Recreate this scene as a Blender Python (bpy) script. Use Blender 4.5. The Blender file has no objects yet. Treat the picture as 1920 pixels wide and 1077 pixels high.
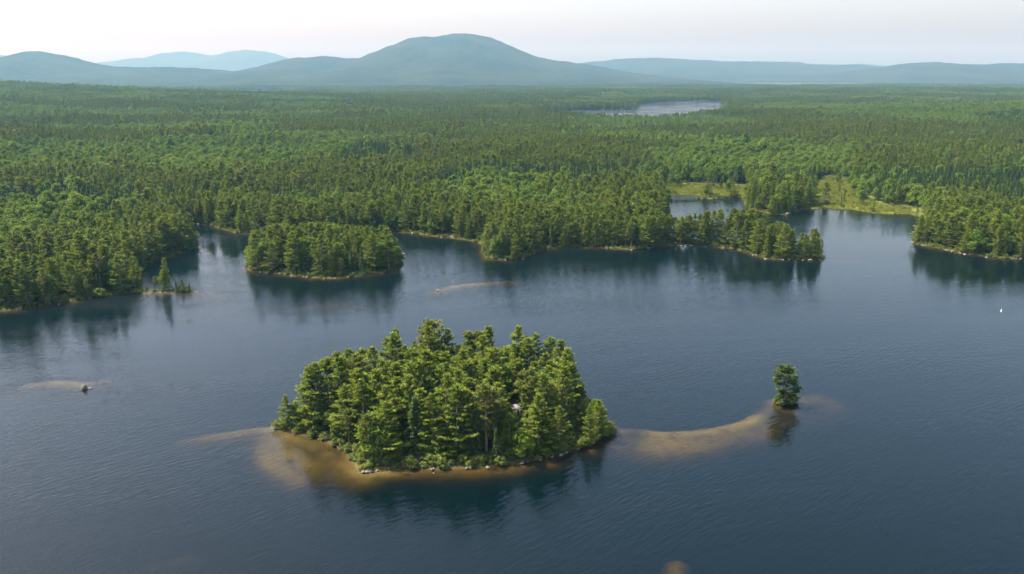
import bpy, math, random
import numpy as np

# ---------------------------------------------------------------- camera, sky, sun, exposure
SC = bpy.context.scene
COL = SC.collection
R_ = math.radians
CAM_H = 110.0
FPX = 1507.0                      # focal length in pixels of the 1920 px wide photograph
HORIZON = 140.0
PITCH = math.atan((538.5 - HORIZON) / FPX)

cam_data = bpy.data.cameras.new('camera')
cam_data.sensor_width = 36.0
cam_data.lens = 36.0 * FPX / 1920.0
cam_data.clip_start = 1.0
cam_data.clip_end = 120000.0
cam = bpy.data.objects.new('camera', cam_data)
COL.objects.link(cam)
cam.location = (0, 0, CAM_H)
cam.rotation_euler = (math.pi / 2 - PITCH, 0, 0)
SC.camera = cam

SUN_AZ = R_(-78.0)                # measured from +Y (view direction), negative = left
SUN_EL = R_(58.0)
world = bpy.data.worlds.new('World')
SC.world = world
world.use_nodes = True
wn = world.node_tree
for n in list(wn.nodes):
    wn.nodes.remove(n)
w_out = wn.nodes.new('ShaderNodeOutputWorld')
w_bg = wn.nodes.new('ShaderNodeBackground')
w_sky = wn.nodes.new('ShaderNodeTexSky')
w_sky.sky_type = 'NISHITA'
w_sky.sun_disc = False
w_sky.sun_elevation = SUN_EL
w_sky.sun_rotation = SUN_AZ
w_sky.altitude = 0.0
w_sky.air_density = 1.0
w_sky.dust_density = 4.4
w_sky.ozone_density = 2.0
w_bg.inputs['Strength'].default_value = 0.145
wn.links.new(w_sky.outputs[0], w_bg.inputs['Color'])
wn.links.new(w_bg.outputs[0], w_out.inputs['Surface'])

sun_data = bpy.data.lights.new('sun', 'SUN')
sun_data.energy = 5.0
sun_data.angle = R_(0.53)
sun_data.color = (1.0, 0.93, 0.80)
sun = bpy.data.objects.new('sun', sun_data)
COL.objects.link(sun)
sun.location = (-300, 100, 400)
# lamp shines along its local -Z; point that away from the sun
sun.rotation_euler = (math.pi / 2 - SUN_EL, 0, -SUN_AZ + math.pi)

SC.view_settings.view_transform = 'Standard'
SC.view_settings.look = 'None'
SC.view_settings.exposure = 1.5
SC.view_settings.gamma = 1.0
SC.view_settings.use_curve_mapping = False
SC.render.engine = 'CYCLES'
SC.cycles.use_denoising = True
SC.cycles.max_bounces = 6
SC.cycles.transparent_max_bounces = 12
SC.cycles.volume_bounces = 0
SC.cycles.sample_clamp_indirect = 4.0

HAZE_DENSITY = 5.9e-5
HAZE_COLOR = (0.17, 0.40, 0.58, 1.0)

rng = np.random.default_rng(7)
random.seed(7)

# ---------------------------------------------------------------- projection helpers (pixels of the photograph <-> points in the place)
CP, SP = math.cos(PITCH), math.sin(PITCH)


def at(u, v, z=0.0):
    """point of the level z that the photograph shows at pixel u, v"""
    a, b = (u - 960.0) / FPX, -(v - 538.5) / FPX
    dx, dy, dz = a, CP + b * SP, -SP + b * CP
    t = (z - CAM_H) / dz
    return (dx * t, dy * t)


def proj(x, y, z):
    dz = z - CAM_H
    f = y * CP - dz * SP
    up = y * SP + dz * CP
    return 960.0 + FPX * x / f, 538.5 - FPX * up / f


def z_for(v, dist_y):
    """height at forward distance dist_y that shows at image row v"""
    b = -(v - 538.5) / FPX
    return CAM_H + dist_y * (-SP + b * CP) / (CP + b * SP)


def pts(*uv, z=0.0):
    return np.array([at(u, v, z) for u, v in uv])


# ---------------------------------------------------------------- noise and distances
def _hash(ix, iy, seed):
    h = (ix.astype(np.int64) * 374761393 + iy.astype(np.int64) * 668265263 + seed * 982451653) & 0xFFFFFFFF
    h = ((h ^ (h >> 13)) * 1274126177) & 0xFFFFFFFF
    return ((h ^ (h >> 16)) & 0xFFFF) / 65535.0


def vnoise(x, y, seed=0):
    ix, iy = np.floor(x), np.floor(y)
    fx, fy = x - ix, y - iy
    fx, fy = fx * fx * (3 - 2 * fx), fy * fy * (3 - 2 * fy)
    a, b = _hash(ix, iy, seed), _hash(ix + 1, iy, seed)
    c, d = _hash(ix, iy + 1, seed), _hash(ix + 1, iy + 1, seed)
    return (a * (1 - fx) + b * fx) * (1 - fy) + (c * (1 - fx) + d * fx) * fy


def fbm(x, y, seed=0, octaves=4):
    s, a, t = 0.0, 0.5, 0.0
    for k in range(octaves):
        s = s + a * vnoise(x, y, seed + 17 * k)
        t += a
        x, y, a = x * 2.03 + 3.1, y * 2.03 + 7.7, a * 0.5
    return s / t


def seg_dist2(x, y, p, q):
    dx, dy = q[0] - p[0], q[1] - p[1]
    l2 = dx * dx + dy * dy + 1e-12
    t = np.clip(((x - p[0]) * dx + (y - p[1]) * dy) / l2, 0, 1)
    ex, ey = x - p[0] - t * dx, y - p[1] - t * dy
    return ex * ex + ey * ey, t


def sdf_full(x, y, poly):
    """signed distance, positive inside"""
    d2 = np.full(x.shape, 1e18)
    inside = np.zeros(x.shape, bool)
    n = len(poly)
    for i in range(n):
        p, q = poly[i], poly[(i + 1) % n]
        d2 = np.minimum(d2, seg_dist2(x, y, p, q)[0])
        if p[1] != q[1]:
            c = ((p[1] > y) != (q[1] > y))
            inside ^= c & (x < (q[0] - p[0]) * (y - p[1]) / (q[1] - p[1]) + p[0])
    d = np.sqrt(d2)
    return np.where(inside, d, -d)


def sdf(x, y, poly, margin=80.0):
    out = np.full(x.shape, -margin)
    lo, hi = poly.min(0) - margin, poly.max(0) + margin
    m = (x > lo[0]) & (x < hi[0]) & (y > lo[1]) & (y < hi[1])
    if m.any():
        out[m] = np.maximum(sdf_full(x[m], y[m], poly), -margin)
    return out


def smooth(a, b, t):
    t = np.clip((t - a) / (b - a), 0, 1)
    return t * t * (3 - 2 * t)


# ---------------------------------------------------------------- the shores
SHORE = [
    (-700, 640), (-400, 612), (-150, 592), (0, 583), (60, 578), (130, 565), (200, 553), (245, 550), (262, 547), (263, 535),
    (259, 512), (275, 496), (300, 487), (330, 479), (366, 466), (369, 458), (356, 447), (344, 436), (348, 424),
    (360, 420), (394, 421), (412, 428), (438, 436), (459, 437), (500, 442), (560, 447), (650, 442), (700, 436),
    (746, 434), (770, 437), (800, 441), (850, 447), (885, 452), (906, 459), (905, 470), (912, 484), (936, 487),
    (965, 486), (992, 480), (1001, 473), (1029, 466), (1087, 463), (1128, 465), (1175, 468), (1204, 468), (1233, 463),
    (1292, 459), (1321, 460), (1365, 465), (1394, 471), (1414, 478), (1437, 485), (1481, 487), (1520, 487), (1540, 486),
    (1546, 481), (1535, 475), (1490, 472), (1430, 460), (1365, 453), (1310, 449), (1268, 449), (1248, 446), (1240, 432),
    (1250, 410), (1254, 388), (1248, 372), (1252, 366), (1295, 366), (1340, 367), (1391, 367), (1394, 378),
    (1402, 391), (1440, 400), (1475, 403), (1500, 396), (1530, 392), (1546, 389), (1572, 393), (1598, 393), (1622, 397),
    (1642, 400), (1675, 401), (1706, 401), (1724, 406), (1736, 424), (1724, 442), (1709, 453), (1721, 458), (1745, 463),
    (1773, 468), (1806, 475), (1861, 483), (1894, 486), (1920, 484), (2000, 478), (2200, 482), (2500, 540),
]
_w = [at(u, v) for u, v in SHORE]
LAKE = np.array(_w + [(620, 120), (700, -300), (200, -600), (-300, -600), (-700, -300), (-640, 120)])
FAR_LAKE = pts((985, 217), (1030, 212), (1060, 208), (1100, 205.5), (1150, 204.5), (1194, 204), (1198, 198), (1208, 193), (1240, 190.5), (1300, 189), (1352, 188.5),
               (1362, 191), (1350, 194), (1366, 197), (1358, 200), (1385, 206), (1330, 220), (1220, 228), (1100, 228), (1020, 225))
FARTHER_LAKE = pts((415, 172.5), (455, 168.8), (500, 167.4), (545, 166.6), (562, 167.4), (560, 172), (540, 175), (490, 176.5), (430, 176.5))
FARTHER_POND = pts((583, 168.2), (600, 167.2), (616, 167.0), (624, 168.6), (618, 174.0), (585, 174.5))
ISLAND = pts((514, 801), (520, 804), (545, 807), (562, 811), (600, 822), (640, 838), (652, 852), (664, 866), (678, 884), (690, 884), (702, 878), (745, 874), (800, 878),
             (850, 877), (900, 876), (960, 870), (1010, 862), (1050, 852), (1090, 840), (1126, 824), (1146, 812), (1142, 798), (1118, 775),
             (1070, 738), (980, 712), (880, 704), (780, 712), (690, 735), (630, 762), (590, 782), (548, 795))
MID_ISLAND = pts((463, 506), (480, 510), (510, 513), (545, 516), (580, 520), (610, 522), (640, 521), (680, 516), (715, 512), (745, 508), (754, 498),
                 (752, 486), (735, 476), (690, 468), (620, 463), (540, 464), (480, 473), (464, 488))
LONE_ISLET = pts((1453, 756), (1462, 759), (1476, 760), (1489, 757), (1494, 751), (1486, 747), (1468, 746), (1455, 750))
LEFT_ISLET = pts((250, 549), (268, 545), (292, 542), (330, 542.5), (356, 543), (366, 546), (352, 548.5), (320, 548), (288, 547.5), (266, 551))
BOG_ISLET = pts((1308, 371.5), (1325, 369.5), (1345, 371), (1338, 373.5), (1318, 374))
ISLANDS = [ISLAND, MID_ISLAND, LONE_ISLET, LEFT_ISLET, BOG_ISLET]
BOG_A = pts((1246, 350), (1300, 348), (1400, 352), (1405, 372), (1246, 372))
BOG_B = pts((1532, 396), (1530, 350), (1555, 336), (1588, 342), (1606, 362), (1630, 382), (1660, 390), (1712, 393), (1716, 408), (1600, 404))
THIN = pts((1760, 322), (1830, 308), (1960, 300), (1990, 330), (1880, 338))
# the shallows: crest lines (u, v, depth) with a half width in metres
SHOALS = [
    (4.5, [(535, 812, .4), (590, 836, .45), (640, 860, .4), (672, 886, .3)]),
    (7.5, [(515, 815, .7), (560, 846, .75), (620, 872, .75), (680, 890, .7)]),
    (5.0, [(500, 825, 1.0), (512, 860, 1.2), (560, 890, 1.6)]),
    (3.2, [(690, 886, .3), (760, 884, .6), (850, 886, .7), (940, 882, .8), (1040, 864, .6), (1120, 835, .5)]),
    (4.6, [(1126, 800, .2), (1150, 804, .5), (1185, 804, .85), (1250, 809, .95), (1330, 804, 1.0), (1400, 788, .9), (1450, 765, .55)]),
    (10.0, [(1140, 818, .6), (1190, 822, .9), (1260, 824, 1.2), (1340, 816, 1.5), (1420, 795, 1.5)]),
    (5.5, [(1448, 764, .5), (1475, 763, .4), (1505, 752, .7), (1525, 742, 1.1)]),
    (10., [(1455, 775, 1.2), (1500, 765, 1.2), (1540, 745, 1.5)]),
    (4.0, [(516, 801, .35), (480, 802, .7), (430, 807, 1.2), (340, 816, 1.9)]),
    (5.0, [(55, 716, 1.1), (110, 712, .9), (155, 716, 1.0), (205, 705, 1.6)]),
    (6.0, [(815, 546, .9), (850, 535, .75), (900, 529, .75), (965, 524, 1.2)]),
    (9.0, [(570, 572, 1.8), (620, 565, 1.6), (680, 568, 1.9)]),
    (3.5, [(1272, 1042, 2.0), (1262, 1085, 1.6)]),
    (4.0, [(290, 1036, 3.2), (340, 1028, 3.0)]),
    (2.5, [(752, 491, .35), (780, 488, .6)]),
    (6.0, [(1546, 484, .7), (1600, 487, 1.0), (1640, 489, 1.4)]),
    (8.0, [(1540, 424, 1.2), (1600, 420, 1.3)]),
    (8.0, [(367, 547, .5), (410, 550, 1.3)]),
]
for k, (wid, line) in enumerate(SHOALS):
    SHOALS[k] = (wid, [(*at(u, v), d) for u, v, d in line])

# wooded rises of the plain: (x, y, radius x, radius y, height)
RISES = [(-2500, 3000, 1280, 1100, 76), (-1300, 2500, 900, 800, 6), (1650, 1900, 900, 420, 30), (250, 1800, 400, 260, -8), (-1500, 4400, 700, 800, -22), (2300, 4200, 2200, 900, 14),
         (-900, 1100, 500, 350, 12), (-2200, 1500, 800, 700, 22), (2600, 6200, 2600, 1200, 12)]


def shore_distance(x, y):
    """metres inland (positive) or out on the water (negative)"""
    d = np.hypot(x, y)
    sd = np.full(x.shape, 900.0)
    m = (d < 2600)
    sd[m] = -sdf_full(x[m], y[m], LAKE)
    for lake in (FAR_LAKE, FARTHER_LAKE, FARTHER_POND):
        sd = np.minimum(sd, -sdf(x, y, lake, 900.0))
    for isl in ISLANDS:
        sd = np.maximum(sd, sdf(x, y, isl, 90.0))
    jag = (fbm(x / 9.0, y / 9.0, 5, 3) - 0.5) * 3.0
    return sd + jag * np.clip(np.abs(sd) / 2.0 + 0.35, 0, 1) * np.where(d < 320, 0.45, 1.0)


def ground_height(x, y, want_sd=False):
    x, y = np.asarray(x, float), np.asarray(y, float)
    sd = shore_distance(x, y)
    land = 0.12 + 2.3 * (1 - np.exp(-np.maximum(sd, 0) / 14.0)) + (fbm(x / 420, y / 420, 11) - 0.35) * 12.0 * smooth(40, 420, sd)
    for cx, cy, rx, ry, h in RISES:
        land = land + h * np.exp(-((x - cx) / rx) ** 2 - ((y - cy) / ry) ** 2) * smooth(0, 300, sd)
    land = np.maximum(land, 0.1 + 0.02 * np.clip(sd, 0, 30))
    w = np.maximum(-sd, 0)
    bed = -np.minimum(7.0, 0.08 + 0.30 * w + 0.02 * w * w)
    near = np.hypot(x, y) < 700
    if near.any():
        xs, ys, b = x[near], y[near], bed[near]
        wob = (fbm(xs / 14, ys / 14, 23, 3) - 0.5)
        for wid, line in SHOALS:
            best = np.full(xs.shape, -9.0)
            for p, q in zip(line, line[1:]):
                d2, t = seg_dist2(xs, ys, p, q)
                crest = p[2] + (q[2] - p[2]) * t
                r = np.sqrt(d2) / wid
                best = np.maximum(best, -crest - 1.5 * np.maximum(r + wob * 0.5, 0) ** 2.2)
            b = np.logaddexp(b * 9, best * 9) / 9.0
        bed[near] = np.minimum(b, -0.05)
    z = np.where(sd > 0, land, bed)
    return (z, sd) if want_sd else z


# ---------------------------------------------------------------- materials
MATS = {}


def material(name):
    m = bpy.data.materials.new(name)
    m.use_nodes = True
    nt = m.node_tree
    for n in list(nt.nodes):
        nt.nodes.remove(n)
    MATS[name] = m
    out = nt.nodes.new('ShaderNodeOutputMaterial')
    N = lambda t, **kw: _node(nt, t, kw)
    L = nt.links.new
    return m, nt, out, N, L


def _node(nt, t, kw):
    n = nt.nodes.new('ShaderNode' + t)
    for k, v in kw.items():
        if hasattr(n, k):
            setattr(n, k, v)
        else:
            n.inputs[k].default_value = v
    return n


def mixcol(N, L, fac, a, b, blend='MIX'):
    n = N('Mix', data_type='RGBA', blend_type=blend)
    for sock, val in ((n.inputs[0], fac), (n.inputs[6], a), (n.inputs[7], b)):
        if hasattr(val, 'links') or hasattr(val, 'is_output'):
            L(val, sock)
        elif isinstance(val, (int, float)):
            sock.default_value = val
        else:
            sock.default_value = (*val, 1.0) if len(val) == 3 else val
    return n.outputs[2]


def ramp(N, L, src, lo, hi):
    n = N('MapRange', interpolation_type='SMOOTHSTEP')
    L(src, n.inputs['Value'])
    n.inputs['From Min'].default_value, n.inputs['From Max'].default_value = lo, hi
    return n.outputs['Result']


def noise_tex(N, L, scale, detail=4.0, rough=0.55, vec=None):
    n = N('TexNoise')
    n.inputs['Scale'].default_value = scale
    n.inputs['Detail'].default_value = detail
    n.inputs['Roughness'].default_value = rough
    if vec is not None:
        L(vec, n.inputs['Vector'])
    return n.outputs['Fac']


def leaf_material(name, dark, light, tip, translucent=0.25):
    m, nt, out, N, L = material(name)
    tone = N('Attribute', attribute_name='tone').outputs['Fac']
    rnd = N('ObjectInfo').outputs['Random']
    pos = N('NewGeometry').outputs['Position']
    stand = noise_tex(N, L, 0.0045, 3.0, 0.6, pos)
    both = N('Math', operation='ADD')
    L(rnd, both.inputs[0])
    sc = N('Math', operation='MULTIPLY_ADD')
    L(stand, sc.inputs[0]); sc.inputs[1].default_value = 2.2; sc.inputs[2].default_value = -1.1
    L(sc.outputs[0], both.inputs[1])
    c = mixcol(N, L, ramp(N, L, both.outputs[0], 0.0, 1.0), dark, light)
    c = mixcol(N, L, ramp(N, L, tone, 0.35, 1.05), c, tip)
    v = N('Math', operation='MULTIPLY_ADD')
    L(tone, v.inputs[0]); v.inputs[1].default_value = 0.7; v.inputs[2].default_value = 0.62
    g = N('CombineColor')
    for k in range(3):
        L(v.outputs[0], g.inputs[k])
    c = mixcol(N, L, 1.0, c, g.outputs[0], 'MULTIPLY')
    p = N('BsdfPrincipled')
    L(c, p.inputs['Base Color'])
    p.inputs['Roughness'].default_value = 0.62
    p.inputs['Specular IOR Level'].default_value = 0.12
    t = N('BsdfTranslucent')
    tc = mixcol(N, L, 1.0, c, (1.3, 1.2, 0.5), 'MULTIPLY')
    L(tc, t.inputs['Color'])
    mx = N('MixShader'); mx.inputs[0].default_value = translucent
    L(p.outputs[0], mx.inputs[1]); L(t.outputs[0], mx.inputs[2])
    L(mx.outputs[0], out.inputs['Surface'])
    return m


def bark_material(name, a, b, scale=3.0):
    m, nt, out, N, L = material(name)
    tc = N('TexCoord').outputs['Object']
    mp = N('Mapping'); mp.inputs['Scale'].default_value = (1, 1, 0.25)
    L(tc, mp.inputs['Vector'])
    f = noise_tex(N, L, scale, 5.0, 0.7, mp.outputs[0])
    p = N('BsdfPrincipled'); p.inputs['Roughness'].default_value = 0.9
    L(mixcol(N, L, ramp(N, L, f, 0.35, 0.65), a, b), p.inputs['Base Color'])
    L(p.outputs[0], out.inputs['Surface'])
    return m


PINE_LEAF = leaf_material('pine needles', (0.050, 0.086, 0.010), (0.094, 0.132, 0.013), (0.132, 0.168, 0.017))
REDPINE_LEAF = leaf_material('red pine needles', (0.050, 0.078, 0.014), (0.082, 0.104, 0.018), (0.105, 0.122, 0.022))
SPRUCE_LEAF = leaf_material('spruce needles', (0.026, 0.054, 0.014), (0.048, 0.082, 0.018), (0.064, 0.098, 0.022), 0.22)
BROAD_LEAF = leaf_material('broad leaves', (0.062, 0.115, 0.012), (0.108, 0.164, 0.017), (0.122, 0.172, 0.020), 0.36)
SHRUB_LEAF = leaf_material('shrub leaves', (0.065, 0.105, 0.018), (0.115, 0.145, 0.028), (0.150, 0.165, 0.032), 0.34)
RUSTY_LEAF = leaf_material('dead needles', (0.110, 0.058, 0.030), (0.140, 0.080, 0.040), (0.160, 0.100, 0.050), 0.2)
SEDGE_LEAF = leaf_material('sedge blades', (0.100, 0.135, 0.020), (0.145, 0.165, 0.025), (0.165, 0.175, 0.030), 0.3)
BARK = bark_material('grey brown bark', (0.10, 0.075, 0.055), (0.21, 0.17, 0.135))
REDBARK = bark_material('reddish bark', (0.15, 0.085, 0.055), (0.25, 0.16, 0.11))
BIRCHBARK = bark_material('white birch bark', (0.62, 0.60, 0.55), (0.30, 0.28, 0.25), 5.0)
DEADWOOD = bark_material('weathered grey wood', (0.26, 0.24, 0.22), (0.42, 0.40, 0.37))


def ground_material():
    m, nt, out, N, L = material('forest ground')
    geo = N('NewGeometry')
    pos = geo.outputs['Position']
    sep = N('SeparateXYZ'); L(pos, sep.inputs[0])
    n1 = noise_tex(N, L, 0.12, 6.0, 0.65, pos)
    n2 = noise_tex(N, L, 0.9, 5.0, 0.7, pos)
    n3 = noise_tex(N, L, 0.012, 5.0, 0.6, pos)
    floor = mixcol(N, L, ramp(N, L, n1, 0.35, 0.7), (0.030, 0.036, 0.014), (0.062, 0.080, 0.022))
    floor = mixcol(N, L, ramp(N, L, n2, 0.55, 0.8), floor, (0.075, 0.055, 0.030))
    meadow = mixcol(N, L, ramp(N, L, n1, 0.3, 0.7), (0.080, 0.120, 0.016), (0.135, 0.165, 0.024))
    meadow = mixcol(N, L, ramp(N, L, n2, 0.5, 0.85), meadow, (0.150, 0.120, 0.045))
    md = N('Attribute', attribute_name='meadow').outputs['Fac']
    land = mixcol(N, L, md, floor, meadow)
    sand = mixcol(N, L, ramp(N, L, n2, 0.3, 0.75), (0.215, 0.188, 0.100), (0.30, 0.268, 0.160))
    mud = mixcol(N, L, ramp(N, L, n1, 0.4, 0.62), (0.075, 0.052, 0.022), (0.038, 0.028, 0.014))
    sn = N('Attribute', attribute_name='sand').outputs['Fac']
    bed = mixcol(N, L, sn, mud, sand)
    weed = ramp(N, L, noise_tex(N, L, 0.22, 6.0, 0.65, pos), 0.50, 0.74)
    bed = mixcol(N, L, weed, bed, (0.070, 0.062, 0.024))
    ht = N('Math', operation='MULTIPLY_ADD')
    L(n2, ht.inputs[0]); ht.inputs[1].default_value = -0.2; L(sep.outputs['Z'], ht.inputs[2])
    col = mixcol(N, L, ramp(N, L, ht.outputs[0], -0.14, 0.03), bed, land)
    p = N('BsdfPrincipled'); p.inputs['Roughness'].default_value = 0.95
    p.inputs['Specular IOR Level'].default_value = 0.1
    L(col, p.inputs['Base Color'])
    bp = N('Bump'); bp.inputs['Strength'].default_value = 0.6; bp.inputs['Distance'].default_value = 0.4
    L(n2, bp.inputs['Height']); L(bp.outputs[0], p.inputs['Normal'])
    L(p.outputs[0], out.inputs['Surface'])
    return m


def mountain_material():
    m, nt, out, N, L = material('wooded slope')
    pos = N('NewGeometry').outputs['Position']
    n1 = noise_tex(N, L, 0.0016, 8.0, 0.6, pos)
    n2 = noise_tex(N, L, 0.02, 6.0, 0.75, pos)
    c = mixcol(N, L, ramp(N, L, n1, 0.35, 0.65), (0.009, 0.012, 0.010), (0.022, 0.027, 0.015))
    c = mixcol(N, L, ramp(N, L, n2, 0.35, 0.75), c, (0.030, 0.035, 0.020))
    p = N('BsdfPrincipled'); p.inputs['Roughness'].default_value = 1.0
    p.inputs['Specular IOR Level'].default_value = 0.0
    L(c, p.inputs['Base Color'])
    bp = N('Bump'); bp.inputs['Strength'].default_value = 0.5; bp.inputs['Distance'].default_value = 18.0
    L(n2, bp.inputs['Height']); L(bp.outputs[0], p.inputs['Normal'])
    L(p.outputs[0], out.inputs['Surface'])
    return m


def water_material():
    m, nt, out, N, L = material('lake water')
    pos = N('NewGeometry').outputs['Position']
    # wind ripples: crests run from lower left to upper right
    mp = N('Mapping', vector_type='TEXTURE'); mp.inputs['Rotation'].default_value = (0, 0, R_(40)); mp.inputs['Scale'].default_value = (3.6, 1.0, 1.0)
    L(pos, mp.inputs['Vector'])
    warp = N('TexNoise'); warp.inputs['Scale'].default_value = 0.05; warp.inputs['Detail'].default_value = 2
    L(pos, warp.inputs['Vector'])
    wv = N('VectorMath', operation='SCALE'); L(warp.outputs['Color'], wv.inputs[0]); wv.inputs['Scale'].default_value = 2.5
    ad = N('VectorMath', operation='ADD'); L(mp.outputs[0], ad.inputs[0]); L(wv.outputs[0], ad.inputs[1])
    a = noise_tex(N, L, 0.95, 1.5, 0.5, ad.outputs[0])
    mp2 = N('Mapping', vector_type='TEXTURE'); mp2.inputs['Rotation'].default_value = (0, 0, R_(18)); mp2.inputs['Scale'].default_value = (2.2, 1.0, 1.0)
    L(pos, mp2.inputs['Vector'])
    b = noise_tex(N, L, 1.3, 1.0, 0.5, mp2.outputs[0])
    mp3 = N('Mapping', vector_type='TEXTURE'); mp3.inputs['Rotation'].default_value = (0, 0, R_(12)); mp3.inputs['Scale'].default_value = (3.5, 1.0, 1.0)
    L(pos, mp3.inputs['Vector'])
    gust = noise_tex(N, L, 0.016, 3.0, 0.6, mp3.outputs[0])
    gs = N('MapRange'); L(gust, gs.inputs['Value'])
    gs.inputs['From Min'].default_value, gs.inputs['From Max'].default_value = 0.3, 0.7
    gs.inputs['To Min'].default_value, gs.inputs['To Max'].default_value = 0.15, 1.7
    sm = N('Math', operation='MULTIPLY_ADD'); L(b, sm.inputs[0]); sm.inputs[1].default_value = 0.2; L(a, sm.inputs[2])
    hm = N('Math', operation='MULTIPLY'); L(sm.outputs[0], hm.inputs[0]); L(gs.outputs['Result'], hm.inputs[1])
    bp = N('Bump'); bp.inputs['Strength'].default_value = 1.0; bp.inputs['Distance'].default_value = 0.145
    L(hm.outputs[0], bp.inputs['Height'])
    fr = N('Fresnel'); fr.inputs['IOR'].default_value = 1.35
    L(bp.outputs[0], fr.inputs['Normal'])
    gl = N('BsdfGlossy'); gl.inputs['Roughness'].default_value = 0.145
    L(bp.outputs[0], gl.inputs['Normal'])
    gr = N('MapRange'); L(gust, gr.inputs['Value'])
    gr.inputs['From Min'].default_value, gr.inputs['From Max'].default_value = 0.35, 0.65
    gr.inputs['To Min'].default_value, gr.inputs['To Max'].default_value = 0.07, 0.17
    L(gr.outputs['Result'], gl.inputs['Roughness'])
    tr = N('BsdfTransparent')
    mx = N('MixShader'); L(fr.outputs[0], mx.inputs[0]); L(tr.outputs[0], mx.inputs[1]); L(gl.outputs[0], mx.inputs[2])
    L(mx.outputs[0], out.inputs['Surface'])
    va = N('VolumeAbsorption'); va.inputs['Density'].default_value = 1.25
    va.inputs['Color'].default_value = (0.67, 0.62, 0.22, 1)
    vs = N('VolumeScatter'); vs.inputs['Density'].default_value = 0.024; vs.inputs['Color'].default_value = (0.01, 0.36, 1.0, 1)
    av = N('AddShader'); L(va.outputs[0], av.inputs[0]); L(vs.outputs[0], av.inputs[1])
    L(av.outputs[0], out.inputs['Volume'])
    return m


def rock_material(dark=(0.075, 0.07, 0.05), pale=(0.20, 0.185, 0.15)):
    m, nt, out, N, L = material('granite')
    tc = N('TexCoord').outputs['Object']
    f = noise_tex(N, L, 2.2, 6.0, 0.7, tc)
    g = noise_tex(N, L, 7.0, 3.0, 0.6, tc)
    c = mixcol(N, L, ramp(N, L, f, 0.35, 0.65), dark, pale)
    c = mixcol(N, L, ramp(N, L, g, 0.55, 0.75), c, (0.13, 0.12, 0.07))
    p = N('BsdfPrincipled'); p.inputs['Roughness'].default_value = 0.9
    L(c, p.inputs['Base Color'])
    bp = N('Bump'); bp.inputs['Strength'].default_value = 0.7; bp.inputs['Distance'].default_value = 0.145
    L(f, bp.inputs['Height']); L(bp.outputs[0], p.inputs['Normal'])
    L(p.outputs[0], out.inputs['Surface'])
    return m


def plain_material(name, color, rough=0.7, var=0.15, scale=1.5):
    m, nt, out, N, L = material(name)
    f = noise_tex(N, L, scale, 4.0, 0.6, N('TexCoord').outputs['Object'])
    c = mixcol(N, L, ramp(N, L, f, 0.3, 0.7), tuple(v * (1 - var) for v in color), tuple(min(1, v * (1 + var)) for v in color))
    p = N('BsdfPrincipled'); p.inputs['Roughness'].default_value = rough
    L(c, p.inputs['Base Color'])
    L(p.outputs[0], out.inputs['Surface'])
    return m


GROUND_M, MOUNTAIN_M, WATER_M, ROCK_M = ground_material(), mountain_material(), water_material(), rock_material()


# ---------------------------------------------------------------- mesh helpers
def mesh_from(name, verts, faces, mats=(), mat_index=None, tone=None, smooth_shade=False):
    """faces: integer array of triangles or quads (all the same size), or a list of such arrays"""
    groups = faces if isinstance(faces, list) else [faces]
    groups = [np.asarray(g, np.int32) for g in groups if len(g)]
    me = bpy.data.meshes.new(name)
    verts = np.asarray(verts, np.float32)
    me.vertices.add(len(verts))
    me.vertices.foreach_set('co', verts.ravel())
    loops = np.concatenate([g.ravel() for g in groups])
    sizes = np.concatenate([np.full(len(g), g.shape[1], np.int32) for g in groups])
    me.loops.add(len(loops))
    me.loops.foreach_set('vertex_index', loops.astype(np.int32))
    me.polygons.add(len(sizes))
    me.polygons.foreach_set('loop_start', np.concatenate([[0], np.cumsum(sizes)[:-1]]).astype(np.int32))
    for m in mats:
        me.materials.append(m)
    if mat_index is not None:
        me.polygons.foreach_set('material_index', np.asarray(mat_index, np.int32))
    if smooth_shade:
        me.polygons.foreach_set('use_smooth', np.ones(len(sizes), bool))
    if tone is not None:
        a = me.attributes.new('tone', 'FLOAT', 'FACE')
        a.data.foreach_set('value', np.asarray(tone, np.float32))
    me.update(calc_edges=True)
    return me


def link(name, me, parent=None, **props):
    o = bpy.data.objects.new(name, me)
    COL.objects.link(o)
    if parent is not None:
        o.parent = parent
    for k, v in props.items():
        o[k] = v
    return o


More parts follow.
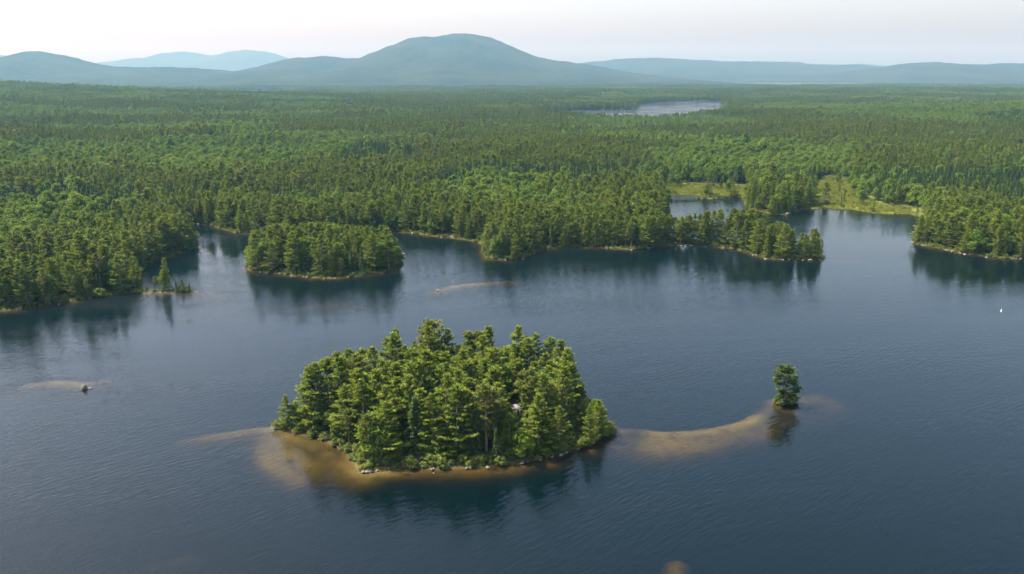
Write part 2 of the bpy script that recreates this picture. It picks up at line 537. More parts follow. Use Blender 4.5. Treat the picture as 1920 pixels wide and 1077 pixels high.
# ---------------------------------------------------------------- ground sheet
def build_ground():
    fine = np.linspace(R_(-38), R_(38), 760)
    coarse = np.linspace(R_(38), R_(322), 72)[1:-1]
    ang = np.concatenate([fine, coarse])
    rad = [20.0, 60.0, 100.0, 130.0]
    while rad[-1] < 31000:
        r = rad[-1]
        rad.append(r * (1.0068 if 150 < r < 900 else 1.014 if r < 3000 else 1.03))
    rad = np.array(rad)
    A, Rr = np.meshgrid(ang, rad)
    x, y = (np.sin(A) * Rr).ravel(), (np.cos(A) * Rr).ravel()
    z, sd = ground_height(x, y, True)
    na, nr = len(ang), len(rad)
    i = np.arange(nr - 1)[:, None] * na + np.arange(na)[None, :]
    j = np.arange(nr - 1)[:, None] * na + (np.arange(na)[None, :] + 1) % na
    quads = np.stack([i, i + na, j + na, j], -1).reshape(-1, 4)
    x, y, z = np.append(x, 0), np.append(y, 0), np.append(z, -7.0)
    fan = np.stack([np.full(na, len(x) - 1), np.arange(na), (np.arange(na) + 1) % na], -1)
    me = mesh_from('ground', np.stack([x, y, z], -1), [quads[:, ::-1], fan[:, ::-1]], [GROUND_M], smooth_shade=True)
    sd = np.append(sd, -100)
    wob = (fbm(x / 16, y / 16, 77, 3) - 0.5) * 30
    mead = np.maximum(smooth(-6, 4, sdf(x, y, BOG_A) + wob * 0.5), smooth(-10, 6, sdf(x, y, BOG_B) + wob))
    mead = np.maximum(mead, 0.6 * smooth(-20, 20, sdf(x, y, THIN)))
    a = me.attributes.new('meadow', 'FLOAT', 'POINT')
    a.data.foreach_set('value', mead.astype(np.float32))
    sandy = np.clip(smooth(7.0, 19, -sd) + (fbm(x / 18, y / 18, 41) - 0.5) * 0.8, 0, 1)
    dist = np.hypot(x, y)
    sandy = np.clip(sandy + 0.5 * np.exp(-((x - at(712, 880)[0]) ** 2 + (y - at(712, 880)[1]) ** 2) / 60.0), 0, 1)
    a = me.attributes.new('sand', 'FLOAT', 'POINT')
    a.data.foreach_set('value', sandy.astype(np.float32))
    link('ground', me, kind='structure', label='wooded lowland with sandy shallows and low islands in a lake')


build_ground()

# ---------------------------------------------------------------- water: one closed body whose top is the lake surface
S, DEEP = 30000.0, -8.0
wv = [(-S, -S, 0), (S, -S, 0), (S, S, 0), (-S, S, 0), (-S, -S, DEEP), (S, -S, DEEP), (S, S, DEEP), (-S, S, DEEP)]
wf = [(0, 1, 2, 3), (7, 6, 5, 4), (0, 4, 5, 1), (1, 5, 6, 2), (2, 6, 7, 3), (3, 7, 4, 0)]
link('water', mesh_from('water', wv, np.array(wf), [WATER_M]), kind='structure', label='dark blue rippled lake water with tea coloured shallows')


# ---------------------------------------------------------------- mountains
def mountain(name, profile, D, front, back, label, seed, spur=0.26, step=45.0, rough=1.0):
    u, v = np.array([p[0] for p in profile], float), np.array([p[1] for p in profile], float)
    px = (u - 960) / FPX * (D * CP + SP * 0)           # world x of the crest points, at forward distance D
    px = np.array([at_x(uu, vv, D) for uu, vv in profile])
    pz = np.array([z_for(vv, D) for vv in v])
    x = np.arange(px.min(), px.max(), step)
    y = np.concatenate([np.linspace(D - front, D, 46), np.linspace(D, D + back, 14)[1:]])
    X, Y = np.meshgrid(x, y)
    W = (fbm(X / 2600, Y / 2600, seed, 3) - 0.5) * 900
    crest = np.interp(X + W * np.clip((D - Y) / front, 0, 1), px, pz)
    ker = crest
    t = np.where(Y <= D, (Y - (D - front)) / front, 1 - (Y - D) / back)
    sp = (np.abs(fbm(X / 900, Y / 2400, seed + 3, 4) - 0.5) * 2.0)
    base = np.clip(t, 0, 1) ** 1.55
    Z = crest * base * (1 - spur * 1.6 * sp * (1 - t) * 1.6 * np.clip(t * 3, 0, 1)) + (fbm(X / 500, Y / 500, seed + 9, 4) - 0.5) * 26 * rough * np.clip(t * 2, 0, 1)
    edge = np.minimum(smooth(px.min(), px.min() + 900, X), smooth(-px.max(), -px.max() + 900, -X))
    Z = Z + (vnoise(X / 70, Y / 70, seed + 21) - 0.3) * 14 * rough * np.clip(t * 3, 0, 1)
    Z = Z * edge - 40 * (1 - np.clip(t * 14, 0, 1)) - 60 * (1 - edge)
    n, mrow = len(x), len(y)
    i = np.arange(mrow - 1)[:, None] * n + np.arange(n - 1)[None, :]
    quads = np.stack([i, i + 1, i + n + 1, i + n], -1).reshape(-1, 4)
    # a skirt down to the plain makes it a body, not a sheet
    verts = np.stack([X.ravel(), Y.ravel(), np.maximum(Z.ravel(), -4.0)], -1)
    me = mesh_from(name, verts, quads, [MOUNTAIN_M], smooth_shade=True)
    link(name, me, kind='structure', label=label)


def at_x(u, v, D):
    b = -(v - 538.5) / FPX
    return (u - 960.0) / FPX * D / (CP + b * SP)


mountain('mountain', [(330, 150), (400, 141), (440, 134), (480, 127), (505, 120), (540, 112), (570, 109), (600, 106), (625, 107), (650, 110), (675, 109), (690, 102), (730, 86), (770, 71),
                      (790, 68), (820, 69), (845, 64), (870, 62), (900, 66), (930, 74), (970, 92), (1010, 108), (1045, 113), (1080, 119), (1130, 127), (1180, 135), (1240, 143), (1300, 149), (1420, 154)],
         11000, 4600, 2500, 'broad blue mountain with a long domed summit', 3)
mountain('mountain', [(-420, 122), (-260, 112), (-150, 120), (-60, 113), (0, 108), (30, 102), (60, 97), (90, 99), (130, 107), (160, 115), (185, 121), (215, 126), (260, 128), (290, 127), (310, 125), (340, 127), (400, 132), (480, 138), (560, 144), (640, 151)],
         9800, 3600, 2500, 'lower blue hill at the left end of the range', 13)
mountain('distant_ridge', [(100, 134), (170, 123), (190, 117), (230, 112), (270, 109), (300, 101), (345, 97), (365, 99), (395, 105), (410, 103), (430, 98), (460, 94), (490, 96), (515, 101), (535, 108), (580, 120), (640, 132)],
         23000, 6000, 3000, 'pale far ridge with two rounded tops', 23, step=110, rough=1.6)
mountain('distant_ridge', [(-500, 90), (-300, 96), (-100, 97), (0, 103), (20, 107), (70, 116), (130, 126)], 20000, 5000, 3000, 'pale far ridge at the left edge', 29, step=110)
mountain('distant_ridge', [(950, 134), (1020, 128), (1060, 122), (1090, 119), (1130, 115), (1180, 110), (1220, 108), (1270, 111), (1310, 113), (1370, 116), (1410, 116), (1450, 117), (1500, 117), (1512, 120), (1560, 123), (1610, 122), (1640, 124), (1700, 128), (1800, 134), (1900, 140)],
         15500, 5200, 3000, 'long low blue ridge right of the mountain', 33, step=80)
mountain('distant_ridge', [(1420, 150), (1500, 143), (1560, 138), (1620, 130), (1670, 123), (1720, 119), (1750, 118), (1800, 121), (1850, 121), (1890, 119), (1920, 120), (2000, 118), (2200, 112), (2400, 118)],
         12500, 4200, 3000, 'long low blue ridge at the right edge', 43, step=70)
mountain('distant_ridge', [(1300, 130), (1380, 121), (1410, 115), (1450, 116), (1480, 118), (1540, 121), (1600, 121), (1640, 121), (1680, 126), (1760, 134)], 26000, 4000, 3000, 'faintest far ridge showing over the long ridge', 53, step=140)

# ---------------------------------------------------------------- haze
hv = [(-32500, -32500, -9), (32500, -32500, -9), (32500, 32500, -9), (-32500, 32500, -9), (-32500, -32500, 1100), (32500, -32500, 1100), (32500, 32500, 1100), (-32500, 32500, 1100)]
hf = [(0, 3, 2, 1), (4, 5, 6, 7), (0, 1, 5, 4), (1, 2, 6, 5), (2, 3, 7, 6), (3, 0, 4, 7)]
hm, hnt, hout, HN, HL = material('summer haze')
hp = HN('VolumePrincipled')
hp.inputs['Color'].default_value = HAZE_COLOR
hp.inputs['Density'].default_value = HAZE_DENSITY
hp.inputs['Density Attribute'].default_value = ''
hp.inputs['Absorption Color'].default_value = (0.92, 0.22, 0.0, 1)      # thins blue light most, as summer haze does
hp.inputs['Anisotropy'].default_value = 0.15
HL(hp.outputs[0], hout.inputs['Volume'])
link('haze', mesh_from('haze', hv, np.array(hf), [hm]), kind='stuff', label='thin pale summer haze over lake and hills')

# ---------------------------------------------------------------- trees: shapes
UP = np.array([0, 0, 1.0])


class Build:
    """collects leaves (triangles) and wood (tubes) of one tree"""

    def __init__(self, seed):
        self.r = np.random.default_rng(seed)
        self.lv, self.lt = [], []
        self.wv, self.wf, self.nw = [], [], 0

    def leaves(self, c, d, nrm, length, width, tone):
        """spiky leaf clumps: n triangles at c, along d, facing about nrm"""
        b = np.cross(d, nrm)
        b /= np.linalg.norm(b, axis=1, keepdims=True) + 1e-9
        b = b * (width / 2)[:, None]
        base = c - d * (length * 0.35)[:, None]
        tip = c + d * (length * 0.65)[:, None]
        self.lv.append(np.stack([base - b, base + b, tip], 1).reshape(-1, 3))
        self.lt.append(tone)

    def tube(self, p, r, sides=5):
        p, r = np.asarray(p, float), np.asarray(r, float)
        k = np.arange(sides) * 2 * np.pi / sides
        for i in range(len(p)):
            t = p[min(i + 1, len(p) - 1)] - p[max(i - 1, 0)]
            t /= np.linalg.norm(t) + 1e-9
            a = np.cross(t, (1, 0.01, 0) if abs(t[2]) > 0.7 else UP)
            a /= np.linalg.norm(a) + 1e-9
            b = np.cross(t, a)
            self.wv.append(p[i] + (np.cos(k)[:, None] * a + np.sin(k)[:, None] * b) * r[i])
        n0 = self.nw
        for i in range(len(p) - 1):
            for j in range(sides):
                q, w = n0 + i * sides, n0 + (i + 1) * sides
                self.wf.append((q + j, q + (j + 1) % sides, w + (j + 1) % sides, w + j))
        self.nw += len(p) * sides

    def meshes(self, name, leaf, bark):
        crown = None
        if self.lv:
            v = np.concatenate(self.lv)
            crown = mesh_from(name + ' crown', v, np.arange(len(v)).reshape(-1, 3), [leaf], tone=np.concatenate(self.lt))
        wv = np.concatenate(self.wv)
        trunk = mesh_from(name + ' trunk', wv, np.array(self.wf), [bark], smooth_shade=True)
        return crown, trunk

    def joined(self, name, leaf, bark):
        wv = np.concatenate(self.wv)
        wf = np.array(self.wf)
        if not self.lv:
            return mesh_from(name, wv, wf, [bark])
        v = np.concatenate(self.lv)
        tri = np.arange(len(v)).reshape(-1, 3)
        idx = np.concatenate([np.zeros(len(tri)), np.ones(len(wf))])
        tone = np.concatenate([*self.lt, np.zeros(len(wf))])
        return mesh_from(name, np.concatenate([v, wv]), [tri, wf + len(v)], [leaf, bark], idx, tone)


def unit(v):
    return v / (np.linalg.norm(v, axis=-1, keepdims=True) + 1e-9)


def conifer(seed, H=20.0, base=0.22, rmax=3.6, shape='pine', whorl=0.95, needles=7, dens=1.0, lean=0.25):
    T = Build(seed)
    r = T.r
    # trunk, slightly bent
    hs = np.linspace(-1.2, H * 0.985, 9)
    bend = np.cumsum(r.normal(0, lean * 0.28, (9, 2)), 0) * np.linspace(0, 1, 9)[:, None]
    axis = np.column_stack([bend, hs])
    T.tube(axis, np.interp(hs, [-1.2, 0, H], [H * 0.015 + 0.1, H * 0.0125 + 0.06, 0.03]), 6)
    h = base * H
    while h < H * 0.975:
        t = (h - base * H) / (H * (1 - base))
        if shape == 'pine':
            R = rmax * (min(1.0, 0.72 + t)) * (1 - t) ** 0.72 * r.uniform(0.62, 1.15) + 0.35
        elif shape == 'red':
            R = rmax * math.sqrt(max(0.0, 1 - (2 * t - 0.86) ** 2 * 0.78)) * r.uniform(0.75, 1.1) * (1 if t < 0.8 else 0.8) + 0.2
        else:
            R = rmax * (1 - t) ** 0.9 * r.uniform(0.82, 1.1) + 0.16
        nb = int(r.integers(5, 8)) if shape != 'spruce' else int(r.integers(6, 9))
        az0 = r.uniform(0, 6.28)
        cx, cy = np.interp(h, hs, axis[:, 0]), np.interp(h, hs, axis[:, 1])
        for k in range(nb):
            if r.random() < (0.14 if shape == 'pine' else 0.05):
                continue
            az = az0 + k * 6.283 / nb + r.normal(0, 0.25)
            L = R * r.uniform(0.66, 1.14)
            if shape == 'pine':
                el = R_(r.normal(4 + 34 * t * t, 7))
            elif shape == 'red':
                el = R_(r.normal(-8 + 50 * t, 10))
            else:
                el = R_(r.normal(-14 + 40 * t, 6))
            out = np.array([math.cos(az) * math.cos(el), math.sin(az) * math.cos(el), math.sin(el)])
            side = np.array([-math.sin(az), math.cos(az), 0])
            p0 = np.array([cx, cy, h + r.normal(0, 0.18)])
            curve = (0.10 if shape == 'pine' else 0.06) * L
            if L > 0.9:
                ss = np.linspace(0, 0.92, 4)
                T.tube(p0 + out * (ss * L)[:, None] + UP * (curve * ss ** 2)[:, None], np.interp(ss, [0, 1], [0.02 + 0.012 * L, 0.012]), 3)
            m = max(3, int((3 + 5.0 * L) * dens))
            lo = 0.22 if shape == 'pine' else 0.45 if shape == 'red' else 0.12
            s = lo + (1.02 - lo) * r.random(m) ** 0.75
            wide = (0.30 if shape != 'spruce' else 0.20) * L
            lat = r.uniform(-1, 1, m) * wide * np.sqrt(np.clip(1.12 - s, 0, 1)) * 1.4
            c = p0 + out * (s * L)[:, None] + side * lat[:, None] + UP * (curve * s ** 2 + r.normal(0.04, 0.07 if shape != 'red' else 0.22, m))[:, None]
            if shape == 'spruce':
                c[:, 2] -= np.abs(r.normal(0, 0.12, m))
            n = needles
            cc = np.repeat(c, n, 0)
            dirn = unit(np.repeat(out * 0.75 + side * (lat / (wide + 0.01) * 0.45)[:, None], n, 0) + r.normal(0, 0.5, (m * n, 3)) + UP * (0.30 if shape != 'spruce' else -0.12))
            nrm = unit(UP * 1.0 + r.normal(0, 0.34, (m * n, 3)))
            ln = r.uniform(0.42, 0.95, m * n) * (1.0 if shape != 'spruce' else 0.75)
            wd = ln * r.uniform(0.22, 0.34, m * n)
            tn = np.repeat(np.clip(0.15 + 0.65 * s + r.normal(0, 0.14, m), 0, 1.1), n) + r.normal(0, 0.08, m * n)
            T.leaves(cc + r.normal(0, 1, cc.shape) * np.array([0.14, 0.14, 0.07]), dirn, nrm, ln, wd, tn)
        h += whorl * r.uniform(0.75, 1.25) * (1.0 if t < 0.75 else 0.7)
    # leader shoot
    n = 14
    c = np.column_stack([np.full(n, axis[-1, 0]), np.full(n, axis[-1, 1]), H * 0.95 + r.random(n) * H * 0.05])
    T.leaves(c, unit(r.normal(0, 0.5, (n, 3)) + UP * 0.8), unit(r.normal(0, 1, (n, 3))), r.uniform(0.4, 0.8, n), r.uniform(0.14, 0.24, n), r.uniform(0.6, 1.0, n))
    return T


def leafy(seed, H=15.0, R=3.6, base=0.22, lobes=13, leaves=3000, leaf=0.62, stem=0.12, flat=0.8):
    T = Build(seed)
    r = T.r
    hs = np.linspace(-1.0, H * 0.72, 7)
    bend = np.cumsum(r.normal(0, 0.14, (7, 2)), 0) * np.linspace(0, 1, 7)[:, None]
    axis = np.column_stack([bend, hs])
    T.tube(axis, np.interp(hs, [-1, 0, H * 0.75], [stem * 1.8, stem * 1.5, stem * 0.35]), 6)
    cen, rad = [], []
    for k in range(lobes):
        t = (k + 0.5) / lobes
        env = math.sin(math.pi * min(1, 0.20 + 0.80 * t) ** 0.9) ** 0.7
        az = k * 2.4 + r.normal(0, 0.4)
        rr = R * env * r.uniform(0.35, 0.72)
        h = H * (base + (1 - base) * t * 0.93)
        cen.append((math.cos(az) * rr, math.sin(az) * rr, h))
        rad.append(R * r.uniform(0.34, 0.55) * (0.55 + 0.55 * env))
    cen.append((axis[-1, 0], axis[-1, 1], H * 0.90)); rad.append(R * 0.36)
    cen, rad = np.array(cen), np.array(rad)
    for c0, q in zip(cen, rad):
        p0 = np.array([np.interp(c0[2] - q, hs, axis[:, 0]), np.interp(c0[2] - q, hs, axis[:, 1]), max(H * base * 0.5, min(c0[2] - q * 1.2, H * 0.68))])
        T.tube([p0, (p0 + c0) / 2 + UP * 0.2, c0], [stem * 0.5, stem * 0.3, 0.02], 3)
    w = rad ** 2 / (rad ** 2).sum()
    k = r.choice(len(rad), leaves, p=w)
    d = unit(r.normal(0, 1, (leaves, 3)))
    d[:, 2] = np.where(d[:, 2] < -0.35, -d[:, 2], d[:, 2])
    sh = r.uniform(0.62, 1.06, leaves) ** 0.8
    bump = 1 + 0.22 * np.sin(d[:, 0] * 7 + k) * np.sin(d[:, 1] * 6 - k * 2)
    c = cen[k] + d * (rad[k] * sh * bump)[:, None] * np.array([1, 1, flat])
    dirn = unit(d * 0.5 + r.normal(0, 0.8, (leaves, 3)))
    nrm = unit(d * 0.9 + UP * 0.5 + r.normal(0, 0.55, (leaves, 3)))
    ln = leaf * r.uniform(0.7, 1.4, leaves)
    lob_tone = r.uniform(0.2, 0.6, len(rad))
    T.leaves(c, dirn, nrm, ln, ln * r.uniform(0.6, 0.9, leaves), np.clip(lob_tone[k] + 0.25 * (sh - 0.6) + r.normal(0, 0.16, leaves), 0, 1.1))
    return T


def snag(seed, H=15.0):
    T = Build(seed)
    r = T.r
    hs = np.linspace(-1, H, 8)
    ax = np.column_stack([np.cumsum(r.normal(0, 0.10, (8, 2)), 0), hs])
    T.tube(ax, np.interp(hs, [-1, H], [0.24, 0.04]), 6)
    for k in range(34):
        h = H * r.uniform(0.25, 0.97)
        az, L = r.uniform(0, 6.28), r.uniform(0.5, 2.2) * (1.1 - h / H)  + 0.25
        p0 = np.array([np.interp(h, hs, ax[:, 0]), np.interp(h, hs, ax[:, 1]), h])
        o = np.array([math.cos(az), math.sin(az), r.uniform(-0.1, 0.5)])
        T.tube([p0, p0 + o * L * 0.55, p0 + o * L + UP * 0.1 * L], [0.05, 0.035, 0.012], 3)
    return T


def grass_tuft(seed):
    T = Build(seed)
    r = T.r
    n = 70
    c = np.column_stack([r.normal(0, 0.6, n), r.normal(0, 0.6, n), r.uniform(0.1, 0.35, n)])
    T.leaves(c, unit(UP + r.normal(0, 0.3, (n, 3))), unit(r.normal(0, 1, (n, 3))), r.uniform(0.5, 1.1, n), r.uniform(0.10, 0.22, n), r.uniform(0, 1, n))
    T.tube([(0, 0, -0.3), (0, 0, 0.1)], [0.1, 0.05], 3)
    return T


# every form: (kind, Build, leaf, bark, its height)
FORMS = []


def form(kind, T, leaf, bark, H):
    FORMS.append((kind, T, leaf, bark, H))


for s_, (b_, r_, w_) in enumerate([(.07, 6.1, 1.4), (.04, 5.3, 1.3), (.10, 6.7, 1.5), (.05, 4.9, 1.2), (.15, 6.0, 1.45), (.05, 6.4, 1.35)]):
    form('pine', conifer(100 + s_, 20, b_, r_, 'pine', w_, needles=6, dens=1.1), PINE_LEAF, BARK, 20.0)
for s_ in range(2):
    form('red_pine', conifer(130 + s_, 19, 0.45 - 0.1 * s_, 3.6, 'red', 0.95, needles=6, dens=0.9), REDPINE_LEAF, REDBARK, 19.0)
for s_, (r_, b_) in enumerate([(2.5, .04), (3.0, .08), (1.9, .05)]):
    form('spruce', conifer(160 + s_, 16, b_, r_, 'spruce', 0.62, needles=4), SPRUCE_LEAF, BARK, 16.0)
for s_, (h_, r_, l_) in enumerate([(15, 4.6, 15), (14, 5.2, 17), (17, 4.5, 16), (13, 4.2, 13)]):
    form('leafy', leafy(200 + s_, h_, r_, 0.20, l_), BROAD_LEAF, BARK, float(h_))
form('birch', leafy(230, 11, 2.5, 0.34, 10, 1700, 0.42, 0.09, 1.0), BROAD_LEAF, BIRCHBARK, 11.0)
form('snag', snag(240), BARK, DEADWOOD, 15.0)
form('rusty', conifer(250, 15, 0.2, 2.2, 'spruce', 1.0, needles=2, dens=0.6), RUSTY_LEAF, DEADWOOD, 15.0)
for s_ in range(3):
    form('shrub', leafy(260 + s_, 2.6, 1.7, 0.05, 7, 620, 0.34, 0.04, 0.85), SHRUB_LEAF, BARK, 2.6)
for s_ in range(2):
    form('sedge', grass_tuft(280 + s_), SEDGE_LEAF, BARK, 1.0)
KIND_FORMS = {}
for i_, f_ in enumerate(FORMS):
    KIND_FORMS.setdefault(f_[0], []).append(i_)

# ---------------------------------------------------------------- masses nobody could count: far forest, undergrowth, sedge
_form_col = bpy.data.collections.new('tree forms')
for i_, (kind_, T_, leaf_, bark_, H_) in enumerate(FORMS):
    _form_col.objects.link(bpy.data.objects.new('tree_form_%02d' % i_, T_.joined('tree form', leaf_, bark_)))


def scatter_group():
    ng = bpy.data.node_groups.new('scatter', 'GeometryNodeTree')
    ng.interface.new_socket('Geometry', in_out='INPUT', socket_type='NodeSocketGeometry')
    ng.interface.new_socket('Geometry', in_out='OUTPUT', socket_type='NodeSocketGeometry')
    N, L = ng.nodes.new, ng.links.new
    gi, go = N('NodeGroupInput'), N('NodeGroupOutput')
    ci = N('GeometryNodeCollectionInfo')
    ci.inputs['Collection'].default_value = _form_col
    ci.inputs['Separate Children'].default_value = True
    ci.inputs['Reset Children'].default_value = True
    ip = N('GeometryNodeInstanceOnPoints')
    ip.inputs['Pick Instance'].default_value = True

    def attr(name, typ):
        a = N('GeometryNodeInputNamedAttribute')
        a.data_type = typ
        a.inputs['Name'].default_value = name
        return a.outputs['Attribute']
    mp = N('GeometryNodeMeshToPoints')
    L(gi.outputs[0], mp.inputs['Mesh'])
    L(mp.outputs[0], ip.inputs['Points'])
    L(ci.outputs[0], ip.inputs['Instance'])
    L(attr('form', 'INT'), ip.inputs['Instance Index'])
    L(attr('turn', 'FLOAT_VECTOR'), ip.inputs['Rotation'])
    L(attr('size', 'FLOAT_VECTOR'), ip.inputs['Scale'])
    L(ip.outputs[0], go.inputs[0])
    return ng


SCATTER = scatter_group()


def scatter(name, P, forms, size, label):
    me = bpy.data.meshes.new(name)
    me.vertices.add(len(P))
    me.vertices.foreach_set('co', P.astype(np.float32).ravel())
    me.attributes.new('form', 'INT', 'POINT').data.foreach_set('value', forms.astype(np.int32))
    turn = np.column_stack([rng.normal(0, 0.03, len(P)), rng.normal(0, 0.03, len(P)), rng.uniform(0, 6.283, len(P))])
    me.attributes.new('turn', 'FLOAT_VECTOR', 'POINT').data.foreach_set('vector', turn.astype(np.float32).ravel())
    me.attributes.new('size', 'FLOAT_VECTOR', 'POINT').data.foreach_set('vector', size.astype(np.float32).ravel())
    me.update()
    o = link(name, me, kind='stuff', label=label)
    md = o.modifiers.new('scatter', 'NODES')
    md.node_group = SCATTER
    return o


def jitter_grid(x0, x1, y0, y1, s):
    gx, gy = np.meshgrid(np.arange(x0, x1, s), np.arange(y0, y1, s))
    gx = gx + (np.arange(gy.shape[0]) % 2 * s * 0.5)[:, None]
    return (gx + rng.uniform(-0.42, 0.42, gx.shape) * s).ravel(), (gy + rng.uniform(-0.42, 0.42, gy.shape) * s).ravel()


KINDS = ['pine', 'red_pine', 'spruce', 'leafy', 'birch', 'snag', 'rusty']
HEIGHT = {'pine': 19.0, 'red_pine': 18.0, 'spruce': 15.5, 'leafy': 15.0, 'birch': 11.0, 'snag': 13.0, 'rusty': 12.0}


def choose_kinds(x, y, sd):
    """what grows where: leafy stands and conifer stands in patches, big pines along the water"""
    n = len(x)
    side = 0.05 * np.clip((np.abs(x / np.maximum(y, 1) + 0.02) - 0.22) / 0.3, -1, 1)     # more leafy wood to either side of the middle
    leafy_p = smooth(0.45, 0.63, fbm(x / 300, y / 240, 61, 4) + side) * 0.9 * smooth(10, 110, sd) + 0.11
    leafy_p = np.maximum(leafy_p, 0.5 * smooth(-60, -5, np.maximum(sdf(x, y, BOG_A, 120), np.maximum(sdf(x, y, BOG_B, 120), sdf(x, y, THIN, 120)))))
    spruce_p = 0.12 + 0.8 * smooth(0.52, 0.68, fbm(x / 240, y / 200, 71, 4)) * smooth(20, 80, sd)
    q = rng.random(n)
    k = np.zeros(n, int)
    k[:] = 0
    k[q < leafy_p + spruce_p] = 2
    k[q < leafy_p] = 3
    q2 = rng.random(n)
    k[(k == 0) & (q2 < 0.10)] = 1
    k[(k == 3) & (q2 < 0.10)] = 4
    k[q2 > 0.985] = 5
    k[q2 > 0.996] = 6
    return k


def skyline(u, line):
    return np.interp(u, [p[0] for p in line], [p[1] for p in line])


ISLAND_TOP = [(540, 772), (560, 735), (578, 692), (610, 664), (640, 654), (680, 648), (700, 630), (745, 617), (785, 606), (810, 603), (845, 606),
              (880, 592), (905, 599), (930, 600), (960, 601), (1000, 622), (1030, 630), (1055, 640), (1070, 668), (1085, 712), (1098, 748), (1120, 752), (1146, 790)]
MID_TOP = [(458, 470), (464, 428), (480, 424), (520, 418), (600, 414), (690, 422), (700, 420), (722, 420), (738, 434), (752, 458), (758, 480)]
PENINSULA_TOP = [(1000, 340), (1180, 382), (1232, 392), (1255, 400), (1275, 402), (1300, 396), (1322, 392), (1345, 390), (1365, 388), (1400, 386), (1440, 392), (1462, 415), (1490, 428), (1512, 438),
                 (1517, 432), (1525, 425), (1534, 436), (1546, 470)]

# ---- trees near enough to be told apart: where they stand
gx, gy = jitter_grid(-640, 900, 150, 1000, 5.7)
ang_ok = np.abs(gx) < gy * 0.78
gx, gy = gx[ang_ok], gy[ang_ok]
gz, gsd = ground_height(gx, gy, True)
wet_meadow = np.maximum(sdf(gx, gy, BOG_A, 40), sdf(gx, gy, BOG_B, 40))
keep = (gsd > 1.4) & ((wet_meadow < -2 - 6 * rng.random(len(gx))) | (rng.random(len(gx)) < 0.045))
in_front = sdf(gx, gy, ISLAND, 60) > -3
thin_mid = np.ones(len(gx), bool)
keep &= ~(in_front & (rng.random(len(gx)) < 0.10)) & (sdf(gx, gy, LONE_ISLET, 20) < -10) & (sdf(gx, gy, LEFT_ISLET, 20) < -2) & (sdf(gx, gy, BOG_ISLET, 20) < -4)
gx, gy, gz, gsd = gx[keep], gy[keep], gz[keep], gsd[keep]
gk = choose_kinds(gx, gy, gsd)
near_water = gsd < 16
swap = near_water & (gk >= 2) & (rng.random(len(gx)) < 0.6)
gk[swap] = 0
isl = sdf(gx, gy, ISLAND, 60)
mid = sdf(gx, gy, MID_ISLAND, 60)
on_isl, on_mid = isl > -3, mid > -3
r_ = rng.random(len(gx))
gk[on_isl] = np.where(r_[on_isl] < 0.66, 0, np.where(r_[on_isl] < 0.74, 1, np.where(r_[on_isl] < 0.84, 2, 3)))
gk[on_mid] = np.where(r_[on_mid] < 0.60, 0, np.where(r_[on_mid] < 0.64, 1, np.where(r_[on_mid] < 0.76, 2, 3)))
gh = np.array([HEIGHT[k] for k in KINDS])[gk] * rng.uniform(0.72, 1.22, len(gx))
gh[on_isl] = np.array([20.5, 20.0, 16.0, 14.0, 10, 13, 9])[gk[on_isl]] * rng.uniform(0.78, 1.12, on_isl.sum())
inland = ~on_isl & ~on_mid & (gsd > 14)
gh = np.where(inland, gh * (0.70 + 0.55 * fbm(gx / 80, gy / 80, 93, 3)) * np.where(rng.random(len(gx)) < 0.04, 1.25, 1.0), gh)
gh = np.where(gsd < 5, gh * rng.uniform(0.62, 1.0, len(gx)), gh)


def cap_height(mask, line, slack=5.0, stretch=None):
    """trees of a stand keep under the outline the stand shows in the photograph"""
    for i in np.nonzero(mask)[0]:
        u, v = proj(gx[i], gy[i], gz[i])
        top = skyline(u, line) + rng.exponential(slack)
        lim = (v - top) / max(v - HORIZON, 1) * CAM_H
        if lim < 3.0:
            gh[i] = 0
        elif stretch and lim < 24 and gk[i] < 2 and rng.random() < stretch:
            gh[i] = lim
        else:
            gh[i] = min(gh[i], lim)


cap_height(on_isl, [(u, v - 9) for u, v in ISLAND_TOP], 6.0, 0.6)
cap_height(on_mid, MID_TOP, 3.0, 0.4)
gu, gv = proj(gx, gy, gz)
on_pen = (gu > 1180) & (gv < 492) & (gv > 440) & (gu < 1560) & (gy < 640)
cap_height(on_pen, PENINSULA_TOP, 3.0, 0.5)
# the gap through which the cabin shows
cabin_xy = at(968, 776, 2.2)
gap = on_isl & (np.abs(gu - 966) < 22) & (gy < cabin_xy[1] + 3)
gh = np.where(gap, np.minimum(gh, (gv - 768) / (gv - HORIZON) * CAM_H), gh)
good = gh > 2.6
gx, gy, gz, gk, gh, gsd, gu, gv, on_isl, on_mid, on_pen = (a[good] for a in (gx, gy, gz, gk, gh, gsd, gu, gv, on_isl, on_mid, on_pen))
gform = np.array([KIND_FORMS[KINDS[k]][rng.integers(len(KIND_FORMS[KINDS[k]]))] for k in gk])


def shows(x, y, z, h, form_id):
    """how many pixels of each tree are not hidden behind a nearer one"""
    buf = np.zeros((540, 960), bool)
    out = np.zeros(len(x))
    width = {'pine': .30, 'red_pine': .26, 'spruce': .24, 'leafy': .46, 'birch': .34, 'snag': .1, 'rusty': .25, 'shrub': 1.0}
    for i in np.argsort(y):
        u0, v0 = proj(x[i], y[i], z[i])
        u1, v1 = proj(x[i], y[i], z[i] + h[i])
        if u0 < -20 or u0 > 1940 or v1 > 1077:
            continue
        w = width[FORMS[form_id[i]][0]] * h[i] * FPX / y[i] / 2
        a, b = int(max(0, v1 // 2)), int(min(539, v0 // 2))
        for q in range(a, b + 1):
            f = (q + 0.5 - v1 / 2) / max(1e-3, (v0 - v1) / 2)
            ww = w * min(1.0, 0.25 + f * 1.5) / 2
            l, rr = int(max(0, u0 / 2 - ww)), int(min(959, u0 / 2 + ww))
            if rr >= l:
                seg = buf[q, l:rr + 1]
                out[i] += (~seg).sum()
                seg[:] = True
    return out


